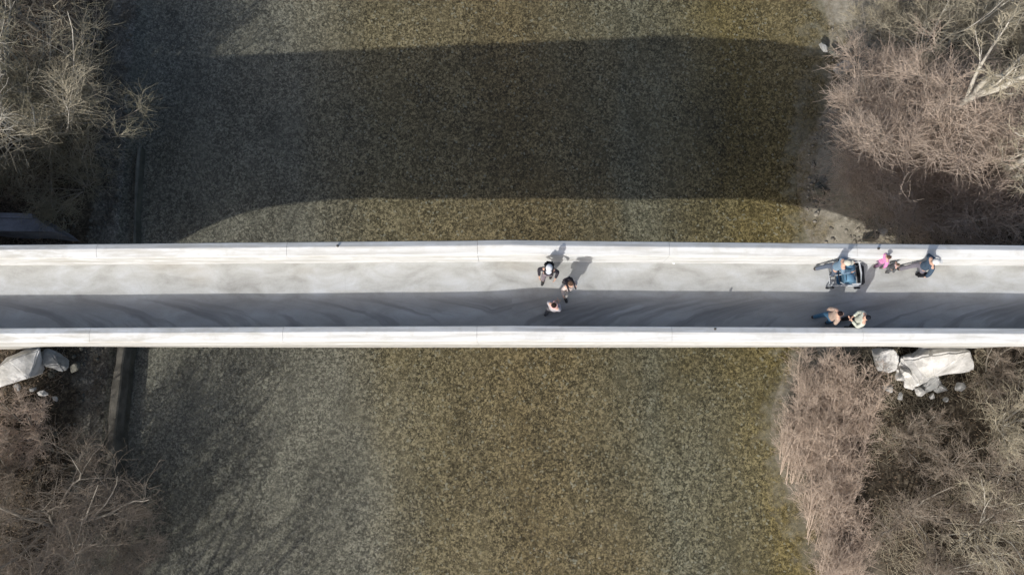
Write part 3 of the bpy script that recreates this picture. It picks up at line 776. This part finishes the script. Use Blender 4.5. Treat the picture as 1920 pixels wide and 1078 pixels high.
def make_person(label, pos, face, h=1.72, jacket=(0.1, 0.1, 0.1), trousers=(0.1, 0.1, 0.12), hair=(0.03, 0.02, 0.015), hat=None,
                longhair=False, arms='relaxed', stride=0.22, lean=0.0, puffy=1.0, key='', female=False, shoes=(0.04, 0.04, 0.04),
                hood=False, backpack=None, scarf=None):
    """a walking or standing figure facing +Y locally"""
    s = h / 1.72
    e = empty('person', pos, face)
    tag(e, label, 'person')
    L = lambda x, y, z, r, *n: (x * s, (y + lean * max(0, z - 0.9)) * s, z * s, (tuple(q * s for q in r) if isinstance(r, tuple) else r * s), *n)
    sw = 0.19 if not female else 0.172
    st = stride
    def arm_pts(side):
        x = side
        if arms == 'push': return (x * (sw + .04), .12, 1.12), (x * .17, .42, 1.03)
        if arms == 'hips': return (x * (sw + .09), -.02, 1.14), (x * (sw + .05), .14, .94)
        if arms == 'fold': return (x * (sw + .03), .04, 1.10), (x * .07, .19, 1.08 + .03 * x)
        if arms == 'rail': return (x * (sw + .08), .20, 1.20), (x * .16, .42, 1.16)
        if arms == 'carry': return ((x * (sw + .09), .02, 1.12), (x * (sw + .11), .08, .86)) if x > 0 else ((x * (sw + .10), .10, 1.12), (x * .13, .28, 1.14))
        return (x * (sw + .045), -.04 + .05 * x, 1.12), (x * (sw + .055), .08 * x + .05, .87)
    pelvis = L(0, 0, .94, (.115, .10), 'pel')
    spine = [pelvis, L(0, .0, 1.10, (.115, .09), 'waist'), L(0, 0, 1.28, (.135, .10), 'chest'), L(0, -.01, 1.42, (.10, .075), 'neckb'), L(0, .0, 1.49, .052, 'neck'),
             L(0, .012, 1.555, (.062, .07), 'jaw'), L(0, .012, 1.62, (.075, .088), 'headm'), L(0, .005, 1.68, (.066, .078), 'headt')]
    chains = [spine, ['headm', L(0, .105, 1.605, .014)]]
    for sd_ in (-1, 1):
        chains.append(['headm', L(sd_ * .083, -.005, 1.615, .013)])
        el, wr = arm_pts(sd_)
        hd = Vector(wr) - Vector(el); hd.normalize()
        palm = Vector(wr) + hd * 0.06
        A = 'arm%d' % sd_
        chains.append(['neckb', L(sd_ * sw * .85, 0, 1.40, .058, A), L(*el, .040), L(*wr, .026, A + 'w'), L(palm.x, palm.y, palm.z, (.034, .018), A + 'p')])
        side = hd.cross(Vector((sd_, 0, 0.2))).normalized()
        curl = Vector((-sd_, 0.1, 0)).normalized()
        for k in range(4):
            off = side * ((k - 1.5) * 0.019)
            ln = (0.068, 0.078, 0.073, 0.056)[k]
            b0 = palm + hd * 0.03 + off
            b1 = b0 + hd * ln * .55 + curl * .012
            b2 = b1 + hd * ln * .35 + curl * .03
            chains.append([A + 'p', L(*b0, .0095), L(*b1, .0085), L(*b2, .007)])
        tb = Vector(wr) + hd * 0.03 + side * 0.036
        t2 = tb + hd * .035 + side * .02 + curl * .012
        chains.append([A + 'w', L(*tb, .011), L(*t2, .009)])
        yk = sd_ * st
        chains.append(['pel', L(sd_ * .10, yk * .1, .86, .085), L(sd_ * .105, yk * .55 + .03, .49, .052), L(sd_ * .10, yk - .02, .10, .036), L(sd_ * .105, yk + .02, .045, .036), L(sd_ * .115, yk + .14, .03, .03)])
    body = link('body', skin_mesh(chains, 2), SKIN, e)
    # clothing
    q = puffy
    j = [[L(0, 0, .90, (.150 * q, .125 * q)), L(0, 0, 1.08, (.145 * q, .12 * q)), L(0, 0, 1.26, (.165 * q, .13 * q), 'c'), L(0, -.01, 1.39, (.125 * q, .10 * q), 'n'), L(0, -.005, 1.465, .072)]]
    for sd_ in (-1, 1):
        el, wr = arm_pts(sd_)
        j.append(['n', L(sd_ * sw * .88, 0, 1.385, .078 * q), L(*el, .060 * q), L(*wr, .042 * q)])
    link('jacket', skin_mesh(j, 2), cloth('jacket' + key, jacket), e)
    t = [[L(0, 0, 1.0, (.135, .115)), L(0, 0, .90, (.135, .115), 'p')]]
    for sd_ in (-1, 1):
        yk = sd_ * st
        t.append(['p', L(sd_ * .10, yk * .1, .82, .105), L(sd_ * .105, yk * .55 + .03, .49, .075), L(sd_ * .10, yk - .02, .10, .062)])
    link('trousers', skin_mesh(t, 2), cloth('trousers' + key, trousers), e)
    for sd_ in (-1, 1):
        yk = sd_ * st
        link('shoe', skin_mesh([[L(sd_ * .105, yk - .07, .045, .046), L(sd_ * .108, yk + .04, .048, .05), L(sd_ * .115, yk + .16, .036, .038)]], 2), cloth('shoe' + key, shoes), e)
    # hair shell
    hy = lean * .72
    hc = [[L(0, -.025, 1.60, (.086, .085)), L(0, -.015, 1.655, (.088, .095)), L(0, -.005, 1.695, (.066, .075))]]
    if longhair: hc.append([L(0, -.055, 1.62, .07), L(0, -.085, 1.50, (.075, .045)), L(0, -.10, 1.38, (.065, .03))])
    hm = skin_mesh(hc, 2)
    link('hair', hm, cloth('hair' + key, hair, 0.35), e)
    for sd_ in (-1, 1):
        bm = bmesh.new()
        bmesh.ops.create_uvsphere(bm, u_segments=8, v_segments=6, radius=.011 * s)
        o = link('eye', bm_mesh('eye', bm, True), M['iron'], e)
        o.location = (sd_ * .03 * s, (.092 + lean * .72) * s, 1.625 * s)
    if hat:
        bm = bmesh.new()
        bmesh.ops.create_uvsphere(bm, u_segments=20, v_segments=12, radius=1)
        bmesh.ops.delete(bm, geom=[f for f in bm.faces if f.calc_center_median().z < -0.05], context='FACES')
        for v in bm.verts: v.co = Vector((v.co.x * .099, v.co.y * .113, v.co.z * .095))
        br = [bm.verts.new((math.cos(a) * .085, .10 + math.sin(a) * .095, -.004 - .01 * math.sin(a))) for a in [math.pi * k / 10 for k in range(11)]]
        bm.faces.new(br)
        bmesh.ops.scale(bm, vec=(s, s, s), verts=bm.verts)
        o = link('hat', bm_mesh('hat', bm, True), cloth('hat' + key, hat, 0.06), e)
        o.location = (0, (lean * .75 - .005) * s, 1.665 * s)
    if scarf:
        o = link('scarf', skin_mesh([[L(-.08, -.03, 1.46, .04), L(0, -.08, 1.48, .042), L(.08, -.03, 1.46, .04), L(.06, .08, 1.45, .04), L(-.05, .10, 1.44, .042), L(-.07, .14, 1.28, .035)]], 2), cloth('scarf' + key, scarf), e)
    if backpack:
        bm = bmesh.new()
        bmesh.ops.create_cube(bm, size=1)
        for v in bm.verts:
            v.co = Vector((v.co.x * .30, v.co.y * .15 - .20, v.co.z * .44 + 1.22))
            if v.co.z > 1.3: v.co.y += .03; v.co.x *= .85
        bmesh.ops.bevel(bm, geom=list(bm.edges), offset=.04, segments=3, affect='EDGES')
        for sd_ in (-1, 1):
            m = bmesh.ops.create_cube(bm, size=1)['verts']
            for v in m: v.co = Vector((v.co.x * .05 + sd_ * .10, v.co.y * .34 - .0, v.co.z * .02 + 1.485))
        bmesh.ops.scale(bm, vec=(s, s, s), verts=bm.verts)
        for v in bm.verts: v.co.y += lean * .35 * s
        link('backpack', bm_mesh('backpack', bm, True), cloth('backpack' + key, backpack), e)
    return e

def on_deck(u, v):
    z = 8.1
    for _ in range(3):
        p = at(u, v, z); z = zd(p.x)
    return Vector((p.x, p.y, z))
# faces: local +Y is forward; rotation 0 = north, -90 deg = east
make_person('person in white cap and dark jacket on the sunlit deck mid-bridge', on_deck(1025, 521), R(172), 1.70,
            (0.035, 0.032, 0.04), (0.20, 0.17, 0.19), hat=(0.62, 0.63, 0.66), arms='hips', stride=0.12, key='1', backpack=(0.02, 0.02, 0.022))
make_person('person in pale beige jacket with dark bag, where sun meets shade mid-bridge', on_deck(1063, 549), R(-160), 1.72,
            (0.50, 0.43, 0.40), (0.42, 0.40, 0.37), hair=(0.10, 0.06, 0.04), arms='relaxed', stride=0.14, female=True, longhair=True, key='2', backpack=(0.04, 0.035, 0.04))
make_person('dark-haired person with pink scarf and grey coat wholly in the shade mid-bridge', on_deck(1034, 585), R(-35), 1.66,
            (0.40, 0.38, 0.40), (0.10, 0.10, 0.11), hair=(0.03, 0.018, 0.014), scarf=(0.70, 0.42, 0.40), longhair=True, arms='fold', stride=0.16, female=True, key='3')
make_person('person in a light blue jacket and pale hat pushing the blue pushchair', on_deck(1543, 511), R(-90), 1.68,
            (0.17, 0.25, 0.33), (0.10, 0.12, 0.16), hat=(0.52, 0.50, 0.42), arms='push', stride=0.24, lean=0.12, female=True, key='4')
make_person('small child in a bright pink jacket beside the sunlit parapet', on_deck(1632, 497), R(-80), 1.32,
            (0.62, 0.25, 0.46), (0.22, 0.12, 0.20), hair=(0.12, 0.07, 0.05), longhair=True, arms='carry', stride=0.15, female=True, key='5', puffy=1.15)
make_person('small child in dark grey clothes walking right of the pink child', on_deck(1656, 507), R(-95), 1.02,
            (0.09, 0.095, 0.10), (0.12, 0.12, 0.125), hair=(0.10, 0.07, 0.05), arms='relaxed', stride=0.15, key='6', puffy=1.15, scarf=(0.45, 0.33, 0.33))
make_person('person in a navy coat and white cap walking furthest right on the bridge', on_deck(1702, 510), R(-85), 1.74,
            (0.055, 0.085, 0.125), (0.17, 0.16, 0.19), hat=(0.62, 0.62, 0.60), arms='carry', stride=0.26, key='7', puffy=1.1)
make_person('dark-haired person in a beige coat and blue trousers by the shading parapet', on_deck(1537, 600), R(-85), 1.66,
            (0.36, 0.27, 0.22), (0.05, 0.12, 0.20), hair=(0.02, 0.012, 0.012), longhair=True, arms='relaxed', stride=0.2, female=True, key='8', puffy=1.08)
make_person('dark-haired person in a cream jacket and black trousers by the shading parapet', on_deck(1583, 607), R(80), 1.68,
            (0.52, 0.54, 0.46), (0.02, 0.02, 0.025), hair=(0.012, 0.014, 0.02), arms='fold', stride=0.14, key='9')

# ------------------------------------------------------------------ small objects
def tube_bm(bm, pts, r, sides=8):
    P = np.array([pts], float)
    V, F = tubes(P, [r], [r], sides)
    vs = [bm.verts.new(v) for v in V]
    for f in F: bm.faces.new([vs[i] for i in f])
    bm.faces.new([vs[i] for i in range(sides)][::-1]); bm.faces.new([vs[-sides + i] for i in range(sides)])
def box_bm(bm, c, d, bev=0.01, seg=2):
    r = bmesh.ops.create_cube(bm, size=1)['verts']
    for v in r: v.co = Vector((v.co.x * d[0] + c[0], v.co.y * d[1] + c[1], v.co.z * d[2] + c[2]))
    if bev:
        ed = {e for v in r for e in v.link_edges}
        bmesh.ops.bevel(bm, geom=list(ed), offset=bev, segments=seg, affect='EDGES')

def pushchair():
    p = on_deck(1577, 519)
    e = empty('pushchair', p, R(-90))
    tag(e, 'blue double pushchair with white side bars and black front basket on the sunlit deck', 'pushchair')
    W = 0.33
    alu = cloth('pushchair_aluminium', (0.48, 0.50, 0.52), 0.05)
    blk = cloth('pushchair_black', (0.015, 0.016, 0.02)); blue = cloth('pushchair_blue', (0.12, 0.23, 0.33)); navy = cloth('pushchair_navy', (0.03, 0.08, 0.15))
    bm = bmesh.new()
    for sx in (-W, 0, W):
        tube_bm(bm, [(sx, -.42, .13), (sx, -.1, .45), (sx, .42, .14)], .014)
        tube_bm(bm, [(sx, .35, .16), (sx, -.25, .72), (sx, -.46, 1.0)], .014)
    tube_bm(bm, [(-W, -.42, .13), (0, -.42, .13), (W, -.42, .13)], .012)
    tube_bm(bm, [(-W, .42, .14), (0, .42, .14), (W, .42, .14)], .012)
    link('frame', bm_mesh('frame', bm, True), alu, e)
    bm = bmesh.new(); tube_bm(bm, [(-W, .05, .62), (-W, .30, .66), (0, .33, .67), (W, .30, .66), (W, .05, .62)], .026)
    link('bumper_bar', bm_mesh('bumper_bar', bm, True), alu, e)
    bm = bmesh.new(); tube_bm(bm, [(-W - .01, -.46, 1.0), (-.15, -.50, 1.02), (.15, -.50, 1.02), (W + .01, -.46, 1.0)], .02)
    link('handlebar', bm_mesh('handlebar', bm, True), blk, e)
    for sx in (-W - .035, W + .035):
        bm = bmesh.new(); box_bm(bm, (sx, -.02, .62), (.055, .56, .06), .02)
        link('armrest', bm_mesh('armrest', bm, True), alu, e)
        for wy, wr in ((-.42, .13), (.42, .10)):
            bm = bmesh.new()
            n, m = 20, 8
            ring = []
            for i in range(n):
                a = 2 * math.pi * i / n
                ring.append([bm.verts.new((math.cos(b) * .022, math.cos(a) * (wr - .022 + math.sin(b) * .022), math.sin(a) * (wr - .022 + math.sin(b) * .022))) for b in [2 * math.pi * k / m for k in range(m)]])
            for i in range(n):
                for k in range(m):
                    bm.faces.new((ring[i][k], ring[(i + 1) % n][k], ring[(i + 1) % n][(k + 1) % m], ring[i][(k + 1) % m]))
            w = link('wheel', bm_mesh('wheel', bm, True), blk, e, (sx, wy, wr))
            bm = bmesh.new()
            for k in range(5):
                a = 2 * math.pi * k / 5
                tube_bm(bm, [(0, 0, 0), (0, math.cos(a) * (wr - .03), math.sin(a) * (wr - .03))], .008, 5)
            link('rim', bm_mesh('rim', bm, True), alu, w)
    for sx in (-.165, .165):
        bm = bmesh.new()
        box_bm(bm, (sx, .02, .42), (.29, .36, .06), .02); box_bm(bm, (sx, .24, .32), (.27, .06, .22), .02)
        r = bmesh.ops.create_cube(bm, size=1)['verts']
        for v in r: v.co = Vector((v.co.x * .28 + sx, v.co.y * .05 - .20 - v.co.z * .14, v.co.z * .50 + .68))
        link('seat', bm_mesh('seat', bm), blue, e)
        # rounded canopy
        bm = bmesh.new(); rows = []
        for i in range(9):
            a = R(-15 + 115 * i / 8)
            rows.append([bm.verts.new((sx + math.sin(b) * .15, -.12 + math.sin(a) * .24 * math.cos(b * .35) - .06, .74 + math.cos(a) * .26 * (0.55 + .45 * math.cos(b)))) for b in [R(-88 + 176 * k / 8) for k in range(9)]])
        for i in range(8):
            for k in range(8): bm.faces.new((rows[i][k], rows[i][k + 1], rows[i + 1][k + 1], rows[i + 1][k]))
        me = bm_mesh('canopy', bm, True)
        c = link('canopy', me, blue, e)
        md = c.modifiers.new('solid', 'SOLIDIFY'); md.thickness = .012
    bm = bmesh.new(); box_bm(bm, (0, .47, .30), (.60, .15, .28), .04, 3)
    link('basket', bm_mesh('basket', bm), blk, e)
    bm = bmesh.new(); box_bm(bm, (0, .0, .27), (.56, .5, .12), .03)
    link('footrest', bm_mesh('footrest', bm), navy, e)
pushchair()

def shoulder_bag():
    """carried by the person furthest right"""
    p = on_deck(1713, 520)
    e = empty('handbag', (p.x, p.y, p.z + 0.42))
    tag(e, 'black bag hanging from the hand of the navy-coated person', 'bag')
    bm = bmesh.new(); box_bm(bm, (0, 0, .15), (.30, .16, .30), .04, 3)
    for v in bm.verts:
        if v.co.z > .2: v.co.x *= .85; v.co.y *= .6
    link('bag_body', bm_mesh('bag_body', bm), cloth('bag_black', (0.012, 0.012, 0.014)), e)
    bm = bmesh.new()
    tube_bm(bm, [(-.09, 0, .28), (-.07, 0, .38), (0, 0, .43), (.07, 0, .38), (.09, 0, .28)], .010)
    link('handle', bm_mesh('handle', bm, True), cloth('bag_black', (0.012, 0.012, 0.014)), e)
shoulder_bag()
p = on_deck(1263, 491)
bm = bmesh.new()
bmesh.ops.create_icosphere(bm, subdivisions=2, radius=.045)
for v in bm.verts: v.co += v.co.normalized() * mnoise.noise(v.co * 30) * .02; v.co.z *= .6
tag(link('crumpled_paper', bm_mesh('crumpled_paper', bm), cloth('paper', (0.85, 0.85, 0.83), 0.04), None, (p.x, p.y - .03, p.z + .025)),
    'scrap of white paper on the deck against the sunlit parapet', 'litter')
